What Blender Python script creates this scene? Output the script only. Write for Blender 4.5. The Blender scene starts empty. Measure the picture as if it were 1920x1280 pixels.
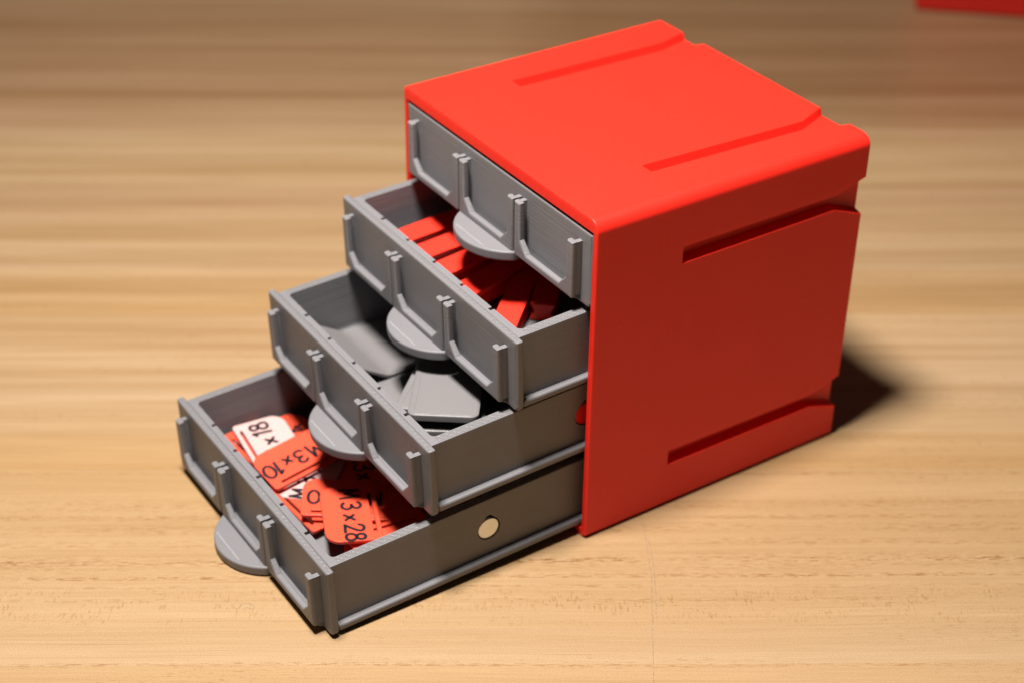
import bpy, bmesh, math, random
from mathutils import Vector, Matrix
random.seed(7)
S = 0.001                      # everything below is written in millimetres, built in metres
C = bpy.context.scene.collection
scene = bpy.context.scene

# ------------------------------------------------------------------ camera, world, lamp
cam_loc = Vector((343.67, -194.85, 270.42)); cam_tgt = Vector((41.875, 5.893, 32.647)); ROLL = 0.0121
cd = bpy.data.cameras.new("camera"); cam = bpy.data.objects.new("camera", cd); C.objects.link(cam)
fw = (cam_tgt - cam_loc).normalized(); rt = fw.cross(Vector((0, 0, 1))).normalized(); up = rt.cross(fw)
r2 = math.cos(ROLL) * rt + math.sin(ROLL) * up; u2 = -math.sin(ROLL) * rt + math.cos(ROLL) * up
M = Matrix((r2, u2, -fw)).transposed().to_4x4(); M.translation = cam_loc * S
cam.matrix_world = M
cd.sensor_width = 36.0; cd.lens = 36.0 * 3199.25 / 1920.0
cd.clip_start = 0.01; cd.clip_end = 20
cd.dof.use_dof = True; cd.dof.focus_distance = 0.381; cd.dof.aperture_fstop = 11.0
scene.camera = cam

w = bpy.data.worlds.new("World"); scene.world = w; w.use_nodes = True
w.node_tree.nodes["Background"].inputs[0].default_value = (1.0, 0.86, 0.72, 1)
w.node_tree.nodes["Background"].inputs[1].default_value = 0.026

ld = bpy.data.lights.new("desk_lamp_light", 'AREA'); ld.shape = 'DISK'; ld.size = 0.095
ld.energy = 7.8; ld.color = (1.0, 0.95, 0.89)
lamp = bpy.data.objects.new("desk_lamp_light", ld); C.objects.link(lamp)
lamp.location = Vector((79, -102, 515)) * S
lamp.rotation_euler = (Vector((45, -25, 20)) - Vector((79, -102, 515))).to_track_quat('-Z', 'Y').to_euler()

scene.view_settings.view_transform = 'Standard'; scene.view_settings.look = 'None'
scene.view_settings.exposure = 0.0; scene.view_settings.gamma = 1.0
scene.render.engine = 'CYCLES'
scene.cycles.max_bounces = 8; scene.cycles.use_denoising = True

# ------------------------------------------------------------------ material helpers
class NT:
    def __init__(s, name):
        s.m = bpy.data.materials.new(name); s.m.use_nodes = True; s.t = s.m.node_tree
        s.b = s.t.nodes["Principled BSDF"]
    def n(s, typ, **kw):
        nd = s.t.nodes.new(typ)
        for k, v in kw.items(): setattr(nd, k, v)
        return nd
    def put(s, sock, v):
        if isinstance(v, bpy.types.NodeSocket): s.t.links.new(v, sock)
        elif v is not None: sock.default_value = v
    def math(s, op, a, b=None, c=None, clamp=False):
        nd = s.n('ShaderNodeMath', operation=op, use_clamp=clamp)
        for i, v in enumerate((a, b, c)): s.put(nd.inputs[i], v)
        return nd.outputs[0]
    def xyz(s, x, y, z=0.0):
        nd = s.n('ShaderNodeCombineXYZ')
        for i, v in enumerate((x, y, z)): s.put(nd.inputs[i], v)
        return nd.outputs[0]
    def noise(s, vec, scale=1.0, detail=2.0, rough=0.5, dist=0.0):
        nd = s.n('ShaderNodeTexNoise'); s.put(nd.inputs['Vector'], vec)
        nd.inputs['Scale'].default_value = scale; nd.inputs['Detail'].default_value = detail
        nd.inputs['Roughness'].default_value = rough; nd.inputs['Distortion'].default_value = dist
        return nd.outputs['Fac']
    def ramp(s, fac, stops, interp='LINEAR'):
        nd = s.n('ShaderNodeValToRGB'); s.put(nd.inputs[0], fac); cr = nd.color_ramp; cr.interpolation = interp
        while len(cr.elements) < len(stops): cr.elements.new(1.0)
        for e, (p, c) in zip(cr.elements, stops):
            e.position = p; e.color = (*c, 1) if len(c) == 3 else c
        return nd.outputs[0]
    def rng(s, v, a, b, c, d, smooth=False):
        nd = s.n('ShaderNodeMapRange'); nd.clamp = True
        if smooth: nd.interpolation_type = 'SMOOTHSTEP'
        for i, x in enumerate((v, a, b, c, d)): s.put(nd.inputs[i], x)
        return nd.outputs[0]
    def mix(s, f, a, b, mode='MIX'):
        nd = s.n('ShaderNodeMix', data_type='RGBA', blend_type=mode)
        s.put(nd.inputs[0], f); s.put(nd.inputs[6], a); s.put(nd.inputs[7], b)
        return nd.outputs[2]
    def mm(s):                       # object coordinates in millimetres
        tc = s.n('ShaderNodeTexCoord'); sep = s.n('ShaderNodeSeparateXYZ')
        s.t.links.new(tc.outputs['Object'], sep.inputs[0])
        return [s.math('MULTIPLY', sep.outputs[i], 1000.0) for i in range(3)]
    def bump(s, h, strength, dist):
        nd = s.n('ShaderNodeBump'); s.put(nd.inputs['Height'], h)
        nd.inputs['Strength'].default_value = strength; nd.inputs['Distance'].default_value = dist
        s.t.links.new(nd.outputs[0], s.b.inputs['Normal'])

def plastic(name, col, rough, layer_axis='z', layer=0.25, var=0.05, sss=0.0, dust=False):
    k = NT(name); x, y, z = k.mm()
    ax = {'x': x, 'y': y, 'z': z}[layer_axis]
    a, b = [q for q, nme in ((x, 'x'), (y, 'y'), (z, 'z')) if nme != layer_axis]
    lines = k.noise(k.xyz(k.math('MULTIPLY', a, 0.02), k.math('MULTIPLY', b, 0.02), k.math('MULTIPLY', ax, 2.3)), 1.0, 4.0, 0.75)
    grain = k.noise(k.xyz(x, y, z), 2.2, 2.0, 0.6)
    soft = k.noise(k.xyz(x, y, z), 0.06, 3.0, 0.55)
    f = k.math('ADD', k.math('MULTIPLY', lines, 0.5), k.math('MULTIPLY', soft, 0.5))
    f = k.rng(f, 0.3, 0.7, 1.0 - var, 1.0 + var)
    hsv = k.n('ShaderNodeHueSaturation'); hsv.inputs['Color'].default_value = (*col, 1); k.put(hsv.inputs['Value'], f)
    colr = hsv.outputs[0]
    if dust:
        sp = k.noise(k.xyz(x, y, z), 0.85, 1.0, 0.5); sm_ = k.noise(k.xyz(x, y, z), 0.05, 2.0, 0.5)
        f2 = k.math('MULTIPLY', k.rng(sp, 0.80, 0.84, 0.0, 0.5), k.rng(sm_, 0.4, 0.6, 0.2, 1.0))
        colr = k.mix(f2, colr, (0.75, 0.35, 0.28, 1))
    k.t.links.new(colr, k.b.inputs['Base Color'])
    k.put(k.b.inputs['Roughness'], k.rng(grain, 0.3, 0.7, rough - 0.06, rough + 0.08))
    k.b.inputs['IOR'].default_value = 1.46; k.b.inputs['Specular IOR Level'].default_value = 0.32
    if sss:
        k.b.inputs['Subsurface Weight'].default_value = sss
        k.b.inputs['Subsurface Radius'].default_value = (1.0, 0.35, 0.25)
        k.b.inputs['Subsurface Scale'].default_value = 0.0018
    h = k.math('ADD', k.math('MULTIPLY', lines, 1.0), k.math('MULTIPLY', grain, 0.35))
    k.bump(h, layer, 0.0003)
    return k.m

GREY = plastic('grey_print', (0.156, 0.151, 0.159), 0.42, 'z', 0.34, 0.07, 0.12)
GREYF = plastic('grey_flat_print', (0.160, 0.152, 0.155), 0.36, 'x', 0.12, 0.04, 0.1)
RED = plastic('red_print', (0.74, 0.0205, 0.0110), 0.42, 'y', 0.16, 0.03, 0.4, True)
REDS = plastic('red_stick_print', (0.74, 0.030, 0.016), 0.44, 'x', 0.16, 0.04, 0.15)
TAGR = plastic('red_tag_print', (0.68, 0.070, 0.034), 0.38, 'y', 0.18, 0.05, 0.1)
TAGW = plastic('white_tag_print', (0.50, 0.325, 0.31), 0.40, 'y', 0.15, 0.03, 0.1)  # white plastic; pink bounce from the red pieces is mixed into its colour

def rim_material():                  # printed rim: little stitches left by the nozzle
    k = NT('grey_rim_print'); x, y, z = k.mm()
    wob = k.noise(k.xyz(x, y, z), 1.3, 2.0, 0.6)
    along = k.math('ADD', k.math('ADD', x, k.math('MULTIPLY', y, 1.0)), k.math('MULTIPLY', wob, 0.5))
    across = k.math('ADD', k.math('SUBTRACT', x, k.math('MULTIPLY', y, 1.0)), k.math('MULTIPLY', wob, 0.5))
    w1 = k.math('SINE', k.math('MULTIPLY', along, 2 * math.pi / 0.85)); w2 = k.math('SINE', k.math('MULTIPLY', across, 2 * math.pi / 1.7))
    st = k.math('ADD', k.math('MULTIPLY', w1, 0.35), k.math('MULTIPLY', w2, 0.2))
    st = k.math('ADD', st, k.noise(k.xyz(x, y, z), 2.8, 2.0, 0.7))
    k.b.inputs['Base Color'].default_value = (0.165, 0.158, 0.163, 1)
    k.b.inputs['Roughness'].default_value = 0.30
    k.bump(st, 0.5, 0.0004)
    return k.m
RIM = rim_material()
k = NT('grey_bead_glint'); k.b.inputs['Base Color'].default_value = (0.24, 0.235, 0.245, 1); k.b.inputs['Roughness'].default_value = 0.25; BEAD = k.m  # seam bead: its glints are put in as a lighter grey

k = NT('magnet_nickel'); x, y, z = k.mm()
k.b.inputs['Base Color'].default_value = (0.66, 0.70, 0.71, 1); k.b.inputs['Metallic'].default_value = 1.0
k.put(k.b.inputs['Roughness'], k.rng(k.noise(k.xyz(x, y, z), 1.2, 3), 0.3, 0.7, 0.22, 0.40)); MAGNET = k.m
k = NT('marker_ink'); k.b.inputs['Base Color'].default_value = (0.012, 0.011, 0.014, 1); k.b.inputs['Roughness'].default_value = 0.35; INK = k.m
k = NT('pencil_graphite'); k.b.inputs['Base Color'].default_value = (0.30, 0.22, 0.15, 1); k.b.inputs['Roughness'].default_value = 0.5
x, y, z = k.mm()
gr = k.noise(k.xyz(x, y, z), 1.4, 2.0)
k.t.links.new(k.ramp(gr, [(0.38, (0.29, 0.19, 0.11)), (0.62, (0.10, 0.085, 0.075))]), k.b.inputs['Base Color']); PENCIL = k.m

def wood():
    k = NT('wood_laminate'); x, y, z = k.mm()
    u = k.math('ADD', k.math('MULTIPLY', x, 0.533), k.math('MULTIPLY', y, 0.846))
    v0 = k.math('ADD', k.math('MULTIPLY', x, -0.846), k.math('MULTIPLY', y, 0.533))
    def N(su, sv, detail=2.0, rough=0.5, off=0.0, vv=None, dist=0.0):
        return k.noise(k.xyz(k.math('MULTIPLY', u, 1.0 / su), k.math('MULTIPLY', vv if vv is not None else v0, 1.0 / sv), off), 1.0, detail, rough, dist)
    warp = k.math('MULTIPLY', k.math('SUBTRACT', N(260, 40, 2.0, 0.5, 3.1), 0.5), 6.0)
    v = k.math('ADD', v0, warp)
    # lamella tones across the top, from the near edge to the far edge
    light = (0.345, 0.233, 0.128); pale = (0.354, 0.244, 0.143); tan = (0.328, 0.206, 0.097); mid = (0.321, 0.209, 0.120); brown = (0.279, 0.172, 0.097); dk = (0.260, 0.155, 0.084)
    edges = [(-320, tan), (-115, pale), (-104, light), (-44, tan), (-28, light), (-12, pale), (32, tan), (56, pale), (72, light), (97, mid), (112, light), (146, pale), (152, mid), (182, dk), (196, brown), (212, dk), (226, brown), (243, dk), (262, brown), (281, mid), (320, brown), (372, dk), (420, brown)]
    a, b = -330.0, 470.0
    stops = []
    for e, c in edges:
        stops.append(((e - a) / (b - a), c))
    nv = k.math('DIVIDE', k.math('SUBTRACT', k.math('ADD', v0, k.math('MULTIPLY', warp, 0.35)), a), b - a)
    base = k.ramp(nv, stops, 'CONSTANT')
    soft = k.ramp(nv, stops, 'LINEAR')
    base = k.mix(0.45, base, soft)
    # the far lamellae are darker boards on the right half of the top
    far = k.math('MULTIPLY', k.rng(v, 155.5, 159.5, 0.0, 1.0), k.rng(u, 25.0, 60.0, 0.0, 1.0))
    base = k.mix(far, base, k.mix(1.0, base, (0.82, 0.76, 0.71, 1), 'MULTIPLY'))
    # drifting tone inside a lamella
    d1 = N(330, 10, 3.0, 0.6, 9.0, v); d2 = N(170, 2.6, 3.0, 0.62, 21.0, v); d3 = N(60, 0.9, 2.0, 0.6, 33.0, v)
    t = k.math('ADD', k.math('ADD', k.math('MULTIPLY', d1, 0.60), k.math('MULTIPLY', d2, 0.28)), k.math('MULTIPLY', d3, 0.12))
    dark = k.mix(1.0, base, (0.82, 0.755, 0.655, 1), 'MULTIPLY')
    lite = k.mix(1.0, base, (1.06, 1.07, 1.10, 1), 'MULTIPLY')
    calm = k.rng(v, -40.0, 10.0, 0.45, 1.0)          # the near lamellae are evenly toned
    tf = k.math('ADD', 0.58, k.math('MULTIPLY', k.math('SUBTRACT', k.rng(t, 0.36, 0.64, 0.0, 1.0, True), 0.58), calm))
    col = k.mix(tf, dark, lite)
    # fine straight fibres
    fb = N(30, 0.32, 3.0, 0.7, 91.0, v)
    col = k.mix(1.0, col, k.ramp(fb, [(0.30, (0.90, 0.88, 0.84)), (0.70, (1.07, 1.07, 1.08))]), 'MULTIPLY')
    # long fine growth lines
    g = N(95, 0.75, 2.0, 0.55, 47.0, v); gm = N(120, 7.0, 2.0, 0.5, 51.0, v)
    gl = k.math('MULTIPLY', k.rng(g, 0.60, 0.72, 0.0, 1.0), k.rng(gm, 0.45, 0.62, 0.0, 0.55))
    col = k.mix(gl, col, k.mix(1.0, col, (0.72, 0.60, 0.46, 1), 'MULTIPLY'))
    # short dark pore dashes gathered in bands
    p = N(3.0, 0.36, 2.0, 0.6, 61.0, v); pm = N(90, 8.0, 2.0, 0.5, 67.0, v)
    pl = k.math('MULTIPLY', k.rng(p, 0.60, 0.69, 0.0, 1.0), k.rng(pm, 0.50, 0.60, 0.0, 0.75))
    col = k.mix(pl, col, k.mix(1.0, col, (0.66, 0.54, 0.40, 1), 'MULTIPLY'))
    def line(v1, hw):                # a band of the board, by distance from its centre line
        return k.rng(k.math('ABSOLUTE', k.math('SUBTRACT', v, v1)), hw * 0.3, hw, 1.0, 0.0, True)
    p2 = N(3.4, 0.42, 2.0, 0.65, 73.0, v)
    lm = k.rng(N(38, 3.0, 2.0, 0.6, 77.0, v), 0.36, 0.58, 0.25, 1.0)
    for vc, hw, st in ((-79.0, 1.2, 1.0), (-84.5, 1.0, 1.0), (-88.0, 0.8, 0.7), (-57, 3.0, 0.55), (-62.5, 1.6, 0.7), (-67, 2.8, 0.55), (-72.5, 2.2, 0.5), (-80, 5.5, 0.5), (-114.6, 0.7, 0.9), (-44.2, 0.7, 0.7), (-92.5, 0.9, 0.55)):
        f = k.math('MULTIPLY', k.math('MULTIPLY', k.rng(p2, 0.48, 0.62, 0.0, st * 1.1), line(vc, hw)), lm)
        col = k.mix(f, col, k.mix(1.0, col, (0.64, 0.50, 0.36, 1), 'MULTIPLY'))
    # ray flecks: tiny ticks across the grain
    r = N(0.62, 2.6, 2.0, 0.6, 81.0, v); rm = N(11, 4.0, 2.0, 0.6, 87.0, v)
    fl = k.math('MULTIPLY', k.math('MULTIPLY', k.rng(r, 0.54, 0.66, 0.0, 1.0), k.rng(rm, 0.44, 0.58, 0.0, 0.75)), k.math('ADD', line(-95.0, 9.0), k.math('MULTIPLY', line(-55.0, 7.0), 0.3), None, True))
    col = k.mix(fl, col, k.mix(1.0, col, (0.74, 0.62, 0.46, 1), 'MULTIPLY'))
    # paper print grain
    s1 = k.noise(k.xyz(x, y, z), 2.6, 2.0, 0.7)
    col = k.mix(1.0, col, k.ramp(s1, [(0.30, (0.89, 0.88, 0.86)), (0.70, (1.08, 1.08, 1.09))]), 'MULTIPLY')
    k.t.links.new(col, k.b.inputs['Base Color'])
    k.put(k.b.inputs['Roughness'], k.rng(s1, 0.3, 0.7, 0.30, 0.40))
    k.b.inputs['IOR'].default_value = 1.45
    k.bump(k.math('ADD', k.math('MULTIPLY', s1, 0.5), k.math('MULTIPLY', d3, 0.4)), 0.10, 0.0003)
    return k.m
WOOD = wood()

# ------------------------------------------------------------------ mesh helpers (mm in, metres out)
def tagthing(o, label=None, cat=None, group=None, kind=None):
    for key, v in (('label', label), ('category', cat), ('group', group), ('kind', kind)):
        if v: o[key] = v
    return o
def empty(name, loc=(0, 0, 0), rot=(0, 0, 0)):
    o = bpy.data.objects.new(name, None); C.objects.link(o); o.empty_display_size = 0.01
    o.location = Vector(loc) * S; o.rotation_euler = rot
    return o
def finish(me, angle=35):
    for p in me.polygons: p.use_smooth = True
    me.set_sharp_from_angle(angle=math.radians(angle))
    return me
def temp(me):
    o = bpy.data.objects.new('temp', me); C.objects.link(o); return o
def bake(o, mods=()):                # evaluate modifiers into a new mesh and drop the temporary object
    dg = bpy.context.evaluated_depsgraph_get(); dg.update()
    me = bpy.data.meshes.new_from_object(o.evaluated_get(dg), depsgraph=dg)
    d = o.data; bpy.data.objects.remove(o)
    (bpy.data.curves if isinstance(d, bpy.types.Curve) else bpy.data.meshes).remove(d)
    return me
def box_mesh(x0, x1, y0, y1, z0, z1, bev=0.0, seg=2, pick=None):
    bm = bmesh.new(); bmesh.ops.create_cube(bm, size=1)
    for v in bm.verts:
        v.co = Vector((x0 + (v.co.x + .5) * (x1 - x0), y0 + (v.co.y + .5) * (y1 - y0), z0 + (v.co.z + .5) * (z1 - z0)))
    if bev:
        ed = [e for e in bm.edges if pick is None or pick((e.verts[0].co + e.verts[1].co) / 2, (e.verts[1].co - e.verts[0].co).normalized())]
        bmesh.ops.bevel(bm, geom=ed, offset=bev, segments=seg, affect='EDGES', profile=0.5)
    me = bpy.data.meshes.new('box'); bm.to_mesh(me); bm.free(); return me
def slab(loops, thick, bev=0.0, res=2, plane='xy', at=0.0):
    """2-D outlines (first one outer, others holes) made into a solid; plane says which axes the outline uses."""
    cu = bpy.data.curves.new('slab', 'CURVE'); cu.dimensions = '2D'; cu.fill_mode = 'BOTH'
    cu.extrude = thick / 2 - bev; cu.bevel_depth = bev; cu.bevel_resolution = res; cu.offset = -bev
    for lp in loops:
        sp = cu.splines.new('POLY'); sp.points.add(len(lp) - 1); sp.use_cyclic_u = True
        for p, (a, b) in zip(sp.points, lp): p.co = (a, b, 0, 1)
    me = bake(temp(cu))
    bm = bmesh.new(); bm.from_mesh(me); bmesh.ops.remove_doubles(bm, verts=bm.verts, dist=0.004)
    for v in bm.verts:
        a, b, c = v.co
        v.co = {'xy': (a, b, c + at), 'xz': (a, at - c, b), 'yz': (at + c, a, b)}[plane]
    bmesh.ops.recalc_face_normals(bm, faces=bm.faces)
    bm.to_mesh(me); bm.free(); return me
def boolean(base, cutters, bev=0.0, seg=2, ang=40):
    o = temp(base); tmp = []
    for i, c in enumerate(cutters):
        t = temp(c); tmp.append(t); t.hide_render = True
        m = o.modifiers.new('cut', 'BOOLEAN'); m.operation = 'DIFFERENCE'; m.solver = 'EXACT'; m.object = t
    if bev:
        m = o.modifiers.new('bev', 'BEVEL'); m.width = bev; m.segments = seg; m.limit_method = 'ANGLE'; m.angle_limit = math.radians(ang); m.use_clamp_overlap = True
    me = bake(o)
    for t in tmp:
        d = t.data; bpy.data.objects.remove(t); bpy.data.meshes.remove(d)
    return me
def join(meshes):
    bm = bmesh.new()
    for m in meshes:
        bm.from_mesh(m); bpy.data.meshes.remove(m)
    me = bpy.data.meshes.new('joined'); bm.to_mesh(me); bm.free(); return me
def part(name, me, mat, parent=None, loc=(0, 0, 0), rot=(0, 0, 0), angle=35, shift=(0, 0, 0)):
    me.name = name
    me.transform(Matrix.Translation(Vector(shift))); me.transform(Matrix.Scale(S, 4))
    me.materials.clear(); me.materials.append(mat); finish(me, angle)
    o = bpy.data.objects.new(name, me); C.objects.link(o)
    m = o.modifiers.new('weighted_normals', 'WEIGHTED_NORMAL'); m.keep_sharp = True; m.weight = 90
    o.location = Vector(loc) * S; o.rotation_euler = rot
    if parent: o.parent = parent
    return o
def rrect(x0, x1, z0, z1, r, n=6):
    """rounded rectangle; r = radius for corners (x0z0, x1z0, x1z1, x0z1)"""
    if not isinstance(r, (tuple, list)): r = (r,) * 4
    pts = []
    for (cx, cz, a0, rr) in ((x0, z0, 180, r[0]), (x1, z0, 270, r[1]), (x1, z1, 0, r[2]), (x0, z1, 90, r[3])):
        if rr <= 0: pts.append((cx, cz)); continue
        ox = cx + (rr if cx == x0 else -rr); oz = cz + (rr if cz == z0 else -rr)
        for i in range(n + 1):
            a = math.radians(a0 + 90 * i / n); pts.append((ox + rr * math.cos(a), oz + rr * math.sin(a)))
    return pts
def copy_tree(o, parent=None):
    c = o.copy(); C.objects.link(c); c.parent = parent
    for ch in list(o.children): copy_tree(ch, c)
    return c

# ------------------------------------------------------------------ the table
tb = bpy.data.meshes.new('table_top')
tb.from_pydata([(-1.2, -0.9, 0), (1.4, -0.9, 0), (1.4, 1.6, 0), (-1.2, 1.6, 0), (-1.2, -0.9, -.025), (1.4, -0.9, -.025), (1.4, 1.6, -.025), (-1.2, 1.6, -.025)], [],
               [(0, 1, 2, 3), (7, 6, 5, 4), (0, 4, 5, 1), (1, 5, 6, 2), (2, 6, 7, 3), (3, 7, 4, 0)])
tb.materials.append(WOOD); table = bpy.data.objects.new('table_top', tb); C.objects.link(table); table['kind'] = 'structure'

def ribbon(paths, width, z=0.0, th=0.05, n=8):
    """pen strokes: flat ribbons with round ends, th thick"""
    bm = bmesh.new()
    for pts in paths:
        P = [Vector(p) for p in pts]; L = []; R = []
        for i, p in enumerate(P):
            a = P[max(i - 1, 0)]; b = P[min(i + 1, len(P) - 1)]
            if pts[0] == pts[-1]:
                a = P[i - 1] if i else P[-2]; b = P[i + 1] if i < len(P) - 1 else P[1]
            d = (b - a).normalized() if (b - a).length > 1e-6 else Vector((1, 0))
            nn = Vector((-d.y, d.x)) * width / 2
            L.append(p + nn); R.append(p - nn)
        if pts[0] != pts[-1]:
            d0 = (P[1] - P[0]).normalized(); d1 = (P[-1] - P[-2]).normalized()
            cap0 = [P[0] + Matrix.Rotation(math.pi * (i / 5) + math.pi / 2, 2) @ d0 * width / 2 for i in range(1, 5)]
            cap1 = [P[-1] + Matrix.Rotation(-math.pi / 2 + math.pi * (i / 5), 2) @ d1 * width / 2 for i in range(1, 5)]
        else: cap0 = cap1 = []
        vl = [bm.verts.new((*q, z + th)) for q in L]; vr = [bm.verts.new((*q, z + th)) for q in R]
        fs = []
        for i in range(len(P) - 1): fs.append(bm.faces.new((vl[i], vr[i], vr[i + 1], vl[i + 1])))
        if cap0:
            c = [bm.verts.new((*q, z + th)) for q in cap0]; fs.append(bm.faces.new([vl[0]] + c + [vr[0]]))
            c = [bm.verts.new((*q, z + th)) for q in cap1]; fs.append(bm.faces.new([vr[-1]] + c + [vl[-1]]))
        r = bmesh.ops.extrude_face_region(bm, geom=fs)
        bmesh.ops.translate(bm, verts=[e for e in r['geom'] if isinstance(e, bmesh.types.BMVert)], vec=(0, 0, -th))
    bmesh.ops.recalc_face_normals(bm, faces=bm.faces)
    me = bpy.data.meshes.new('ribbon'); bm.to_mesh(me); bm.free(); return me
part('pencil_line', ribbon([[(85.8, 16.4), (95, 11.0), (104.5, 5.1), (114.4, -2.3), (122, -7.8), (134, -16.6)], [(92, 13.6), (101, 8.4), (110, 2.2), (116.5, -2.6)]], 0.11, 0.01, 0.02), PENCIL, table)
part('pencil_scribble', ribbon([[(61.0, -82.3), (60.1, -81.2), (60.2, -80.2), (61.2, -79.2), (62.4, -78.9), (63.0, -79.6), (62.6, -80.3), (61.6, -80.4)], [(61.4, -79.4), (62.2, -80.2)]], 0.12, 0.01, 0.02), PENCIL, table)

# ------------------------------------------------------------------ the red cabinet
W, D, H = 84.0, 80.8, 88.5
def slot_cutter(face, c0, c1, e0, e1, f0, f1, depth):
    """connector slot open at the back: c0..c1 across at its front end, e0..e1 where it starts to flare, f0..f1 at the back edge"""
    y0, y1, y2 = 24.6, 71.5, D + 1
    k2 = 1 + 1.0 / (D - 71.5)
    pts = [(c0, y0), (c1, y0), (e1, y1), (e1 + (f1 - e1) * k2, y2), (e0 + (f0 - e0) * k2, y2), (e0, y1)]
    bm = bmesh.new()
    def place(a, y, h):
        return {'top': (a, y, H - depth + h), 'right': (W - depth + h, y, a), 'left': (depth - h, y, a)}[face]
    mid = (c0 + c1) / 2; sl = 0.28      # walls lean outwards a little
    def spread(h): return [(a + (sl * (h - depth) if a > mid else -sl * (h - depth)), y) for a, y in pts]
    lo = [bm.verts.new(place(a, y, 0)) for a, y in spread(0)]; hi = [bm.verts.new(place(a, y, depth + 3)) for a, y in spread(depth + 3)]
    bm.faces.new(lo); bm.faces.new(hi)
    for i in range(len(pts)):
        j = (i + 1) % len(pts); bm.faces.new((lo[i], lo[j], hi[j], hi[i]))
    bmesh.ops.recalc_face_normals(bm, faces=bm.faces)
    me = bpy.data.meshes.new('cut'); bm.to_mesh(me); bm.free(); return me
def make_cabinet():
    root = empty('drawer_cabinet')
    shell = slab([rrect(0, W, 0, H, (0.9, 1.8, 3.0, 1.2), 8)], D, 0.5, 2, 'xz', D / 2)
    cuts = [box_mesh(2.9, 81.15, -2, D - 2.4, 2.4, 85.4), box_mesh(1.55, 82.5, -2, 2.6, 2.39, 85.41)]
    cuts += [box_mesh(1.56, 82.49, -2.2, D - 2.6, 2.38 + i * 21.2, (4.6 if i == 3 else 7.4) + i * 21.2) for i in range(4)]
    cuts += [slot_cutter('top', 12.2, 18.2, 13.3, 17.6, 10.8, 20.0, 2.0), slot_cutter('top', 67.0, 73.2, 69.2, 73.9, 65.6, 76.6, 2.0)]
    for f in ('right', 'left'):
        cuts += [slot_cutter(f, 70.6, 75.2, 70.8, 75.0, 67.0, 77.6, 2.5), slot_cutter(f, 12.8, 17.2, 12.6, 16.6, 9.2, 19.4, 2.5)]
    body = part('cabinet_body', boolean(shell, cuts, 0.22, 2, 40), RED, root)
    return root
cab = tagthing(make_cabinet(), 'sharp red plastic box with four grey drawers, three of them pulled out', 'cabinet', 'red drawer cabinets')
cab2 = copy_tree(cab)
cab2.location = Vector((-118 - W * .731, 310 + W * .682, 0)) * S; cab2.rotation_euler = (0, 0, math.radians(-43))
# its right side (x = W) ends up facing away; turn so that the plain side faces the camera
RED_DIM = plastic('red_print_dimmed', (0.33, 0.0095, 0.0055), 0.40, 'y', 0.16, 0.03, 0.2)  # same red print; the weaker light back there is put into its colour
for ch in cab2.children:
    ch.data = ch.data.copy(); ch.data.materials[0] = RED_DIM
tagthing(cab2, 'out-of-focus red box cut off by the upper right corner of the picture', 'cabinet')

# ------------------------------------------------------------------ the grey drawers (local: x from the middle, y = 0 front face, z = 0 underside)
HW = 40.2
def holder_mesh(x0, x1):
    lw = 2.35
    lip = slab([[(x0 + .1, 1.45), (x1 - .1, 1.45), (x1, 1.8), (x1, 15.8), (x1 - lw, 15.8), (x1 - lw, 6.2), (x1 - lw - 2.8, 3.4), (x0 + lw + 2.8, 3.4), (x0 + lw, 6.2), (x0 + lw, 15.8), (x0, 15.8), (x0, 1.8)]], 1.7, 0.55, 3, 'xz', -1.97)
    ms = [lip]
    for a, b in ((x0 + .05, x0 + 1.35), (x1 - 1.35, x1 - .05)):
        ms.append(slab([[(0.05, 0.35), (0.05, 15.7), (-2.0, 15.7), (-2.0, 1.6)]], b - a, 0.12, 1, 'yz', (a + b) / 2))
    ms.append(slab([[(0.05, 0.3), (0.05, 1.95), (-2.2, 1.95), (-2.2, 1.6)]], x1 - x0 - 0.1, 0.06, 1, 'yz', (x0 + x1) / 2))
    return join(ms)
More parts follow.
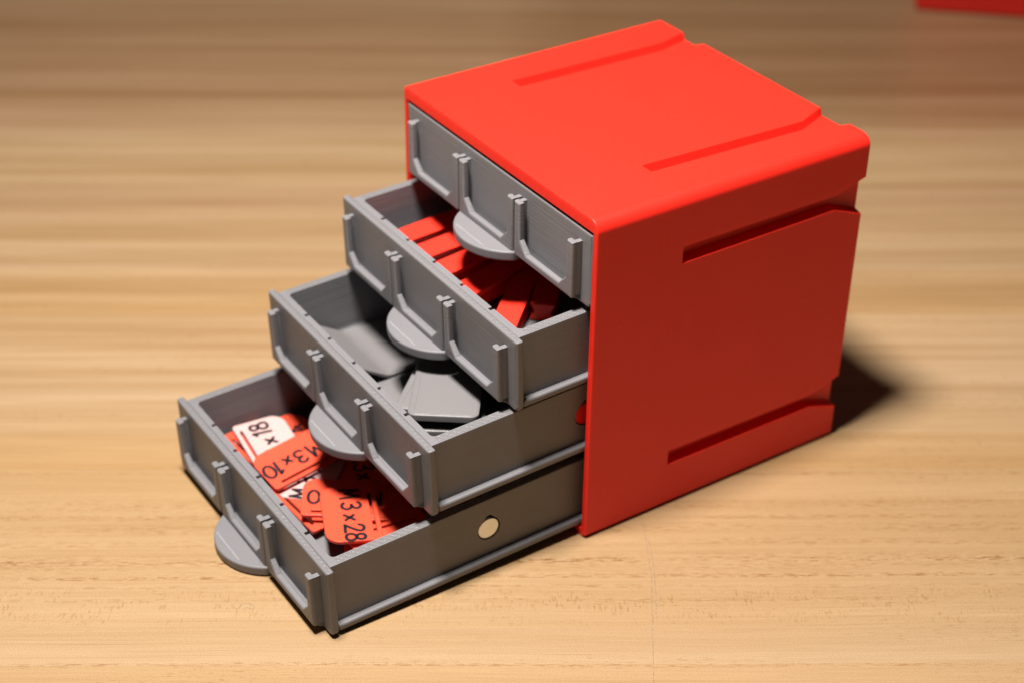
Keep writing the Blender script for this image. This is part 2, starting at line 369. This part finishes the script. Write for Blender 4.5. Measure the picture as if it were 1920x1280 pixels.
def make_drawer():
    root = empty('storage_drawer')
    part('front_panel', slab([rrect(-HW, HW, -0.5, 18.6, (1.5, 1.5, 0.35, 0.35), 4)], 1.95, 0.6, 3, 'xz', 0.975), GREY, root)
    part('panel_rim', box_mesh(-HW + .8, HW - .8, 0.62, 1.5, 18.4, 18.63, 0.08, 1), RIM, root)
    x0, x1, y0, y1, zt = -38.4, 38.1, 1.9, 77.2, 18.35
    outer = box_mesh(x0, x1, y0, y1, 0.25, zt, 0.35, 2, lambda m, d: True)
    inner = box_mesh(x0 + 2.5, x1 - 2.5, y0 + 1.75, y1 - 2.2, 1.7, zt + 5, 1.2, 4, lambda m, d: m.z < zt)
    cuts = [inner]
    for i in range(-2, 3):
        cuts.append(box_mesh(i * 12.4 - .5, i * 12.4 + .5, y0 + .7, y0 + 2.6, 1.6, zt + 4))
        cuts.append(box_mesh(i * 12.4 - .6, i * 12.4 + .6, y1 - 3.0, y1 - 1.1, 1.6, zt + 4))
    tear = [(3.15 * math.cos(math.radians(a)), 3.15 * math.sin(math.radians(a))) for a in range(-225, 46, 15)] + [(0.5, 4.05), (-0.5, 4.05)]
    for s, xx in ((1, x1), (-1, x0)):
        cuts.append(slab([[(43.9 + a, 9.5 + b) for a, b in tear]], 4.0, 0.0, 0, 'yz', xx + s * 0.05))
    tray = part('tray', boolean(outer, cuts, 0.22, 2, 50), GREY, root)
    for xa, xb in ((x1 - 2.15, x1 - .35), (x0 + .35, x0 + 2.15)):
        part('wall_rim', box_mesh(xa, xb, y0 + 2.2, y1 - 1, zt - .1, zt + .03), RIM, root)
    for s, a, b in ((1, x1 - .1, x1 + 1.75), (-1, x0 - 1.75, x0 + .1)):
        part('slide_rail', box_mesh(a, b, 2.0, y1, 0.0, 1.95, 0.6, 3), GREY, root)
    for xa, xb in ((-36.1, -12.5), (-11.8, 11.9), (12.6, 36.2)):
        part('label_holder', holder_mesh(xa + .35, xb + .35), GREY, root)
    c, half, sag = 0.7, 12.1, 6.9
    R_ = (half ** 2 + sag ** 2) / (2 * sag); a0 = math.asin(half / R_)
    arc = [(c + R_ * math.sin(t), -2.5 - (R_ * math.cos(t) - (R_ - sag))) for t in [a0 - 2 * a0 * i / 28 for i in range(29)]]
    tab = slab([arc + [(c - half, -0.03), (c + half, -0.03)]], 2.6, 0.5, 3, 'xy', 0.53)
    t = part('finger_tab', tab, GREY, root)
    rr = random.Random(5); seam = []
    x = -6.4
    while x < 5.6:
        L = rr.uniform(.35, 1.0); seam.append([(c + x, -7.0 + rr.uniform(-.08, .08)), (c + x + L / 2, -7.0), (c + x + L, -7.0 + rr.uniform(-.08, .08))]); x += L + rr.uniform(.15, .5)
    sm = part('print_seam', ribbon(seam, .42, 1.79, .1), BEAD, t); sm['kind'] = 'stuff'
    for s, xx in ((1, x1 - 1.5), (-1, x0 + 1.5)):
        disc = [(43.9 + 2.85 * math.cos(math.radians(a)), 9.4 + 2.85 * math.sin(math.radians(a))) for a in range(0, 360, 12)]
        part('magnet', slab([disc], 2.0, 0.18, 2, 'yz', xx + s * 0.25), MAGNET, root)
    return root
proto = make_drawer()
labels = ['closed grey drawer with empty label frames, topmost of the four', 'slightly opened grey drawer holding red plastic sticks',
          'half opened grey drawer holding grey plates', 'widest opened grey drawer at the bottom, full of red and white tags']
outs = [0.0, 19.25, 41.75, 69.0]; zs = [66.02, 44.88, 24.10, 1.15]; yaw = [0, 0, -.006, .002]; pitch = [0, 1.5, 2.0, 1.6]   # pulled out, they sag a little
drawers = []
for i in range(4):
    o = proto if i == 0 else copy_tree(proto)
    o.location = Vector((42.2 - (0.25 if i > 1 else 0.1), -outs[i], zs[i])) * S
    o.rotation_euler = (math.radians(pitch[i]), 0, yaw[i])
    tagthing(o, labels[i], 'drawer', 'grey drawers of the red cabinet'); drawers.append(o)
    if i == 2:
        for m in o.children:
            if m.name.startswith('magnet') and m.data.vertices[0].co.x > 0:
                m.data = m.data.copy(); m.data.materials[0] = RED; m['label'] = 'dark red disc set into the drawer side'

# ------------------------------------------------------------------ second drawer: red connector sticks
def stick_mesh(length, w=6.2, h=4.9):
    prof = [(-w / 2, 0), (w / 2, 0), (w / 2, .7), (w / 2 - .95, h / 2), (w / 2, h - .7), (w / 2, h), (-w / 2, h), (-w / 2, h - .7), (-w / 2 + .95, h / 2), (-w / 2, .7)]
    return slab([prof], length, 0.42, 3, 'xz', length / 2)
def stick(x, y, z, ang, length, label, rolld=0.0, pit=0.0):
    o = part('connector_stick', stick_mesh(length), REDS, None, (x, y, z), (math.radians(pit), math.radians(rolld), math.radians(ang)))
    return tagthing(o, label, 'stick', 'red sticks in the second drawer')
ZF2 = 44.88 + 1.75
stick(15.4, -15.6, ZF2 + 3.9, 3.5, 60, 'red plastic stick along the left wall of the second drawer', 4, 1.4)
stick(24.4, -15.5, ZF2 + 3.7, 3.5, 58, 'second red stick from the left wall of the second drawer', 5, 1.4)
stick(34.0, -15.4, ZF2 + 3.5, 5.5, 58, 'third red stick from the left wall of the second drawer', 4, 1.4)
stick(43.6, -15.0, ZF2 + 1.6, 13, 27, 'fourth red stick from the left, slanting under the top finger tab', 6, 1.4)
stick(64.9, -14.2, ZF2 + .2, 43, 50, 'slanting red stick with its flat side up near the right wall of the second drawer', 0, 1.2)
stick(57.0, 4.6, ZF2 + .7, 46.5, 34, 'red stick showing its notched end in the shade by the right wall', 0, 1.2)

# ------------------------------------------------------------------ third drawer: scoop and divider plates
ZF3 = 24.1 + 1.75
prof = [(4.0, 10.2), (5.0, 9.6), (15.6, 2.3), (17.0, 1.45), (18.4, 1.05), (20.0, .95), (64, .95)]      # behind the drawer front, above its floor
loop = prof + [(64, .05)] + [(20.0, .05), (17.6, .25), (16.2, .85)] + [(4.6, 8.9), (3.8, 9.4)]
scoop = part('scoop_insert', slab([loop], 23.6, 0.15, 1, 'yz', 19.9), GREYF, None, (0, -41.75, ZF3), (math.radians(2.0), 0, 0), angle=50)
tagthing(scoop, 'grey curved scoop lying in the left part of the third drawer', 'scoop')
def divider(x, y, z, ang, label, pit=0.0, roll=0.0, length=62, wid=16.6):
    root = empty('divider_plate', (x, y, z), (math.radians(roll), math.radians(pit), math.radians(ang)))
    part('plate', slab([rrect(0, length, -wid, 0, 2.0, 6)], 1.9, 0.35, 3, 'xy', 0), GREYF, root, angle=60)
    part('raised_rim', slab([rrect(.5, length - .5, .5 - wid, -.5, 1.6, 6), rrect(1.6, length - 1.6, 1.6 - wid, -1.6, 1.0, 6)], 0.4, 0.12, 1, 'xy', 0.84), GREYF, root, angle=60)
    return tagthing(root, label, 'plate', 'grey divider plates in the third drawer')
divider(64.4, -38.0, 39.6, 143.3, 'top grey plate of the pile by the right corner of the third drawer', pit=3.0)
divider(57.6, -37.6, 37.5, 133.5, 'grey plate peeking out left of the top plate in the third drawer', pit=2.0)
divider(65.6, -37.2, 35.4, 145.5, 'dark grey plate lying just below the top plate in the third drawer', pit=2.0)
divider(34.5, -36.8, ZF3 + 1.3, 90, 'flat grey plate at the bottom of the pile beside the scoop', pit=-2.0, length=58)

# ------------------------------------------------------------------ bottom drawer: hand-lettered tags
def cr(pts, closed=False, n=5):
    P = [Vector(p) for p in pts]; out = []
    m = len(P)
    rngi = range(m if closed else m - 1)
    for i in rngi:
        g = (lambda q: P[q % m]) if closed else (lambda q: P[min(max(q, 0), m - 1)])
        p0, p1, p2, p3 = g(i - 1), g(i), g(i + 1), g(i + 2)
        for j in range(n):
            t = j / n
            out.append(tuple(0.5 * ((2 * p1) + (p2 - p0) * t + (2 * p0 - 5 * p1 + 4 * p2 - p3) * t * t + (3 * p1 - p0 - 3 * p2 + p3) * t ** 3)))
    out.append(out[0] if closed else tuple(P[-1]))
    return out
def line_(a, b): return [a, tuple((Vector(a) + Vector(b)) / 2), b]
GLYPH = {   # strokes in a box of width w and height 1
    'M': (.72, [line_((.02, 0), (.06, 1)), line_((.06, 1), (.34, .3)), line_((.34, .3), (.62, 1)), line_((.62, 1), (.70, .0))]),
    '3': (.56, [cr([(.04, .86), (.22, 1.0), (.46, .92), (.50, .72), (.36, .56), (.2, .52)]), cr([(.2, .52), (.42, .48), (.54, .28), (.44, .06), (.2, 0), (.02, .12)])]),
    'x': (.46, [line_((.02, .06), (.42, .56)), line_((.05, .54), (.42, .1))]),
    '1': (.26, [line_((.2, 1), (.17, 0)), line_((.2, 1), (.02, .84))]),
    '0': (.66, [cr([(.33, 1), (.1, .84), (.03, .5), (.12, .14), (.33, 0), (.54, .14), (.63, .5), (.55, .86)], True)]),
    '2': (.60, [cr([(.04, .76), (.12, .94), (.3, 1.0), (.5, .9), (.5, .68), (.3, .36), (.04, .03)]), line_((.04, .03), (.60, .0))]),
    '8': (.54, [cr([(.28, .54), (.1, .66), (.1, .9), (.28, 1.0), (.46, .9), (.45, .66)], True), cr([(.28, .54), (.06, .38), (.06, .1), (.28, 0), (.5, .1), (.5, .38)], True)]),
    '4': (.58, [line_((.42, 1), (.04, .34)), line_((.04, .34), (.56, .34)), line_((.42, 1), (.42, 0))]),
}
def lettering(text, x0, y0, h, gap, wd):
    paths = []; x = x0
    for i, ch in enumerate(text):
        if isinstance(x0, (list, tuple)): x = x0[i]
        wdt, st = GLYPH[ch]
        jy = random.uniform(-.02, .02) * h; sl = random.uniform(-.04, .06)
        for s in st: paths.append([(x + (p[0] + sl * p[1]) * h, y0 + jy + p[1] * h) for p in s])
        for q in range(len(st)):          # a closed stroke must stay closed after the slant
            if st[q][0] == st[q][-1]: paths[-len(st) + q][-1] = paths[-len(st) + q][0]
        x += wdt * h + gap * h
    return ribbon(paths, wd, 0.455, 0.05), x
TL, TW = 20.5, 13.5
def tag(loc, rot, mat, label, text=None, x0=-8.8, y0=-2.9, h=5.0, gap=.22, wd=.84, slot=True):
    root = empty('label_tag', loc, tuple(math.radians(a) for a in rot))
    a, b = TL / 2, TW / 2
    loops = [rrect(-a, a, -b, b, (3.6, 3.6, .9, .9), 7)]
    if slot: loops.append(rrect(-a + 2.4, a - 2.4, b - 1.95, b - 1.1, .4, 3))
    part('tag_plate', slab(loops, 0.9, 0.14, 2, 'xy', 0), mat, root, angle=50)
    if text: part('lettering', lettering(text, x0, y0, h, gap, wd)[0], INK, root)
    return tagthing(root, label, 'label tag', 'tags in the bottom drawer')
def E3(yaw, pit, rol): return (rol, pit, yaw)
tag((55.2, -49.1, 9.6), E3(-22.5, 1.4, -3.1), TAGR, 'red tag reading M3x28 on top of the pile near the right wall', 'M3x28', (-8.8, -3.9, .6, 4.2, 7.5), -1.9, 4.6)
tag((18.4, -52.0, 8.3), E3(175.8, -6.5, 1.2), TAGW, 'white tag reading x18 by the left wall of the bottom drawer', 'M3x18', (-9.4, -4.6, 0.2, 4.0, 6.2), -1.9, 4.7)
tag((28.6, -49.7, 10.0), E3(273.7, 6.3, -4.6), TAGR, 'red tag reading M3x10 beside the white x18 tag', 'M3x10', (-6.4, -1.9, 1.7, 5.1, 6.8), -1.7, 4.5)
tag((33.5, -47.8, 7.5), E3(132.5, -4.9, -3.3), TAGW, 'white tag lying under the red M3x10 tag', 'M3x20', (-9.9, -4.6, .4, 4.0, 7.2), -1.6, 4.4, wd=.8)
tag((47.58, -46.79, 8.27), E3(239, -3.5, -3.0), TAGR, 'red tag showing only a figure 0, tucked under the M3x28 tag', 'M3x10', (-9.0, -4.2, 0.2, 3.0, 5.9), -2.2, 4.6)
tag((17.05, -52.80, 7.0), E3(188.9, -5.0, 0.2), TAGR, 'red tag under the white x18 tag, its slot showing dark', None)
tag((41.5, -52.3, 6.0), E3(186, -3.0, 2.0), TAGR, 'red tag at the front wall under the figure 0 tag', None)
tag((57.6, -45.5, 4.1), E3(31, 0, 0), GREYF, 'blank grey tag lying on the floor of the bottom drawer', None, slot=False)
tag((52.5, -39.6, 7.4), E3(62, 2, 3), TAGR, 'red tag behind the M3x28 tag, in the shade', None)
tag((18.22, -42.86, 6.73), E3(204.9, -1.8, -1.2), TAGR, 'red tag with a figure 4 between the white x18 tag and the tab above', 'M3x14', (-9.4, -5.0, -1.8, 0.2, 2.0), -3.9, 4.6)
tag((40.0, -36.5, 7.0), E3(-20, 2, 2), TAGR, 'shaded red tag with black lettering in the middle of the bottom drawer', 'M3x20', -8.0, -2.6, 4.9, .22)
tag((63.5, -38.0, 5.6), E3(93, 0, -2), TAGW, 'white tag by the right wall of the bottom drawer', 'M3x14', -8.4, -2.8, 4.9, .22)
tag((66.5, -43.5, 6.8), E3(84, 2, 3), TAGR, 'red tag leaning at the right wall of the bottom drawer', None)
tag((59.6, -45.2, 5.6), E3(-33, 0, 0), TAGR, 'red tag mostly hidden under the M3x28 tag', None)
tag((30.0, -33.0, 5.2), E3(40, 0, 0), TAGW, 'pale tag deep in the shade under the third drawer', None)
tag((26.0, -46.0, 5.0), E3(20, 0, 0), TAGR, 'red tag at the bottom of the pile under the M3x10 tag', None)
